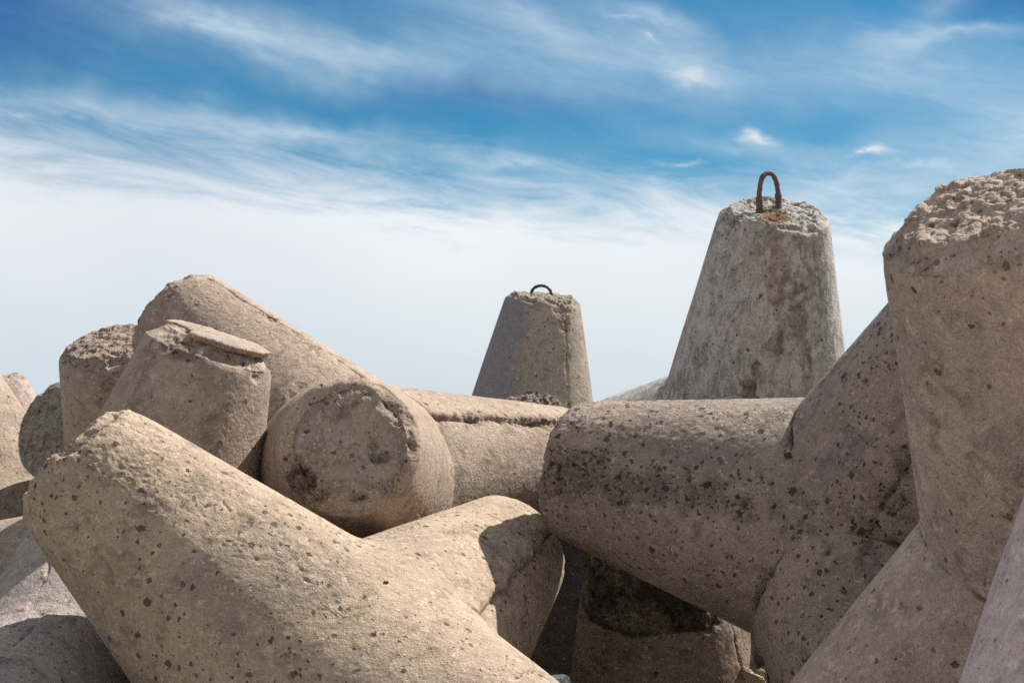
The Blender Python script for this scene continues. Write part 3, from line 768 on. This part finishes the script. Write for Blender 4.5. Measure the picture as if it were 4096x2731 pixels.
# ------------------------------------------------------------------ sun and sky
SUN_EL, SUN_AZ = math.radians(50), math.radians(33)      # azimuth measured from +X (right) towards +Y (away)
sv = np.array([math.cos(SUN_EL)*math.cos(SUN_AZ), math.cos(SUN_EL)*math.sin(SUN_AZ), math.sin(SUN_EL)])
sl_ = bpy.data.lights.new('sun', 'SUN'); sl_.energy = 5.0; sl_.angle = math.radians(.55); sl_.color = (1, .915, .80)
so = bpy.data.objects.new('sun', sl_); COL.objects.link(so)
from mathutils import Vector
so.rotation_euler = Vector(sv.tolist()).to_track_quat('Z', 'Y').to_euler()

wd = bpy.data.worlds.new('World'); scene.world = wd; wd.use_nodes = True
t = wd.node_tree; t.nodes.clear(); b = NB(t)
out = b.n('ShaderNodeOutputWorld'); bg = b.n('ShaderNodeBackground'); b.link(bg.outputs[0], out.inputs[0])
bg.inputs['Strength'].default_value = .142
sky = b.n('ShaderNodeTexSky', sky_type='NISHITA'); sky.sun_disc = False
sky.sun_elevation = SUN_EL; sky.sun_rotation = math.pi/2-SUN_AZ
sky.air_density = 1.0; sky.dust_density = .4; sky.ozone_density = 2.0
G = b.n('ShaderNodeTexCoord').outputs['Generated']
sx = b.n('ShaderNodeSeparateXYZ'); b.link(G, sx.inputs[0])
az = b.math('ARCTAN2', sx.outputs[0], sx.outputs[1])
elv = b.math('ARCSINE', sx.outputs[2])
# direction in "degrees-like" units: u right, v up, as real angles of the sky
cv = b.n('ShaderNodeCombineXYZ'); b.link(az, cv.inputs[0]); b.link(elv, cv.inputs[1]); UV = cv.outputs[0]
F_PX = 3266.7
def uv_of(px, py):
    dd = w_dir(np.array([(px-1176)/F_PX, -(py-784)/F_PX, 1.0]))
    return math.atan2(dd[0], dd[1]), math.asin(dd[2])
def blob(px, py, sx_, sy_, deg, amp):
    """a soft patch of cloud: centre, half sizes in px of the 50 mm view, tilt"""
    u0, v0 = uv_of(px, py)
    m = b.n('ShaderNodeMapping', vector_type='TEXTURE')
    m.inputs['Location'].default_value = (u0, v0, 0); m.inputs['Rotation'].default_value = (0, 0, math.radians(deg))
    m.inputs['Scale'].default_value = (sx_/F_PX, sy_/F_PX, 1)
    b.link(warp, m.inputs[0])
    g = b.n('ShaderNodeTexGradient', gradient_type='QUADRATIC_SPHERE'); b.link(m.outputs[0], g.inputs[0])
    # quadratic sphere falls off as (1-r)^2
    return b.math('MULTIPLY', g.outputs[0], amp)
wn = b.noise(UV, 9, 4, .6)
warp = b.vmath('ADD', UV, b.vmath('SCALE', b.vmath('SUBTRACT', wn.outputs['Color'], (.5, .5, .5)), scale=.06))
def streak(deg, su, sv_, det=6, rough=.6, off=(0, 0, 0), dist=.6):
    m = b.n('ShaderNodeMapping'); m.inputs['Rotation'].default_value = (0, 0, math.radians(-deg))
    m.inputs['Scale'].default_value = (su, sv_, 1); m.inputs['Location'].default_value = off
    b.link(UV, m.inputs[0])
    n_ = b.n('ShaderNodeMapping'); n_.inputs['Scale'].default_value = (su, sv_, 1)
    m2 = b.n('ShaderNodeMapping'); m2.inputs['Rotation'].default_value = (0, 0, math.radians(-deg)); b.link(UV, m2.inputs[0])
    n_.inputs['Location'].default_value = off; b.link(m2.outputs[0], n_.inputs[0])
    return b.noise(n_.outputs[0], 1.0, det, rough, dist).outputs[0]
blobs = [(760, 110, 900, 130, -9, 1.2), (480, 40, 330, 70, -22, .8), (1250, 70, 700, 190, -22, 1.0), (1600, 150, 420, 120, -18, .9),
         (250, 245, 700, 70, -6, .6), (650, 300, 700, 80, -8, 1.0), (60, 210, 500, 130, -2, .55), (2050, 170, 700, 150, -12, 1.0), (2200, 100, 420, 40, -3, .9),
         (2350, 330, 500, 220, 0, 1.2), (1750, 330, 700, 70, -4, .8), (1150, 360, 500, 70, -6, 1.0), (2150, 30, 260, 90, 30, .6),
         (1500, 30, 300, 60, -18, .8), (1900, 430, 800, 100, 0, .9), (100, 340, 600, 90, 0, .5)]
acc = None
for bl in blobs:
    v = blob(*bl); acc = v if acc is None else b.math('ADD', acc, v)
st1 = streak(-12, 3.5, 26, 8, .62)
st2 = streak(-20, 6, 34, 8, .65, (3, 7, 0))
st3 = streak(-5, 26, 80, 5, .6, (11, 2, 0))
st4 = streak(-10, 14, 60, 6, .65, (2, 9, 4), 1.0)
stm = b.math('ADD', b.math('MULTIPLY', b.mrange(st1, .33, .70), .45), b.math('MULTIPLY', b.mrange(st2, .38, .72), .38))
stm = b.math('ADD', stm, b.math('MULTIPLY', b.mrange(st4, .40, .72), .30))
veil = b.math('MULTIPLY', b.math('ADD', b.math('MULTIPLY', acc, .95), .16), b.math('ADD', b.math('MULTIPLY', stm, .80), .46))
veil = b.math('MULTIPLY', veil, .70, clamp=True)
# small bright puffs
puffs = [(1740, 305, 95, 26, -14, 1.7), (2010, 352, 95, 24, -4, 1.5), (1600, 160, 150, 40, -10, .75), (2110, 388, 120, 18, -3, .7), (1440, 35, 110, 18, -18, .7),
         (1480, 85, 60, 12, -20, .6), (40, 248, 90, 16, -8, .8), (175, 265, 70, 18, -20, .8), (1190, 372, 90, 16, -3, .9), (1540, 378, 90, 12, -3, .7), (420, 40, 200, 40, -15, .5)]
pacc = None
for bl in puffs:
    v = blob(*bl); pacc = v if pacc is None else b.math('ADD', pacc, v)
puff = b.math('MULTIPLY', pacc, b.mrange(st3, .40, .62), clamp=True)
# low bank of white haze cloud, its top edge sloping down to the right
top = b.math('ADD', b.math('MULTIPLY', az, -.068), .181)
edge = b.math('SUBTRACT', top, elv)
edge = b.math('ADD', edge, b.math('MULTIPLY', b.math('SUBTRACT', streak(-7, 6, 34, 9, .68, (5, 1, 0), 1.2), .5), .10))
bank = b.mrange(edge, -.026, .050, smooth=True)
skyc = b.n('ShaderNodeHueSaturation'); skyc.inputs['Saturation'].default_value = 1.32; skyc.inputs['Value'].default_value = .95
b.link(sky.outputs[0], skyc.inputs['Color'])
base_c = b.mix(1.0, skyc.outputs[0], (.085, .365, .40), 'MULTIPLY')
for bl in ((-60, -40, 560, 260, 0, 1.0), (2420, -40, 420, 170, 0, .9), (1100, 235, 700, 90, 0, .35)):
    base_c = b.mix(b.math('MULTIPLY', blob(*bl), 1.5, clamp=True), base_c, (.0, .50, 1.65))
cl_v = b.mix(veil, base_c, (2.6, 3.25, 3.75))
# bank colour: white high up, grey-blue towards the horizon
bc = b.ramp(b.mrange(elv, .0, .20), [(0, (3.0, 3.4, 3.65)), (.25, (3.35, 3.7, 3.9)), (.5, (3.9, 4.1, 4.25)), (.75, (4.35, 4.45, 4.55)), (1, (3.9, 4.1, 4.4))])
big = b.noise(UV, 3.2, 4, .5).outputs[0]
bc = b.mix(b.math('MULTIPLY', b.mrange(big, .35, .68), .35), bc, (2.5, 2.8, 3.3))
c2 = b.mix(b.math('MULTIPLY', bank, .97), cl_v, bc)
c3 = b.mix(b.math('MULTIPLY', puff, .8), c2, (4.2, 4.3, 4.4))
# unseen bright sky added overhead and behind the viewer as fill light
hi_ = b.mrange(elv, .42, .80, smooth=True)
bk = b.mrange(sx.outputs[1], .25, -.25, smooth=True)
c3 = b.mix(b.math('MAXIMUM', hi_, bk), c3, (2.15, 2.2, 2.25))
b.link(c3, bg.inputs['Color'])

vs = scene.view_settings
vs.view_transform = 'Standard'; vs.look = 'None'; vs.exposure = 0.6; vs.gamma = 1.0; vs.use_curve_mapping = False
scene.cycles.use_denoising = False
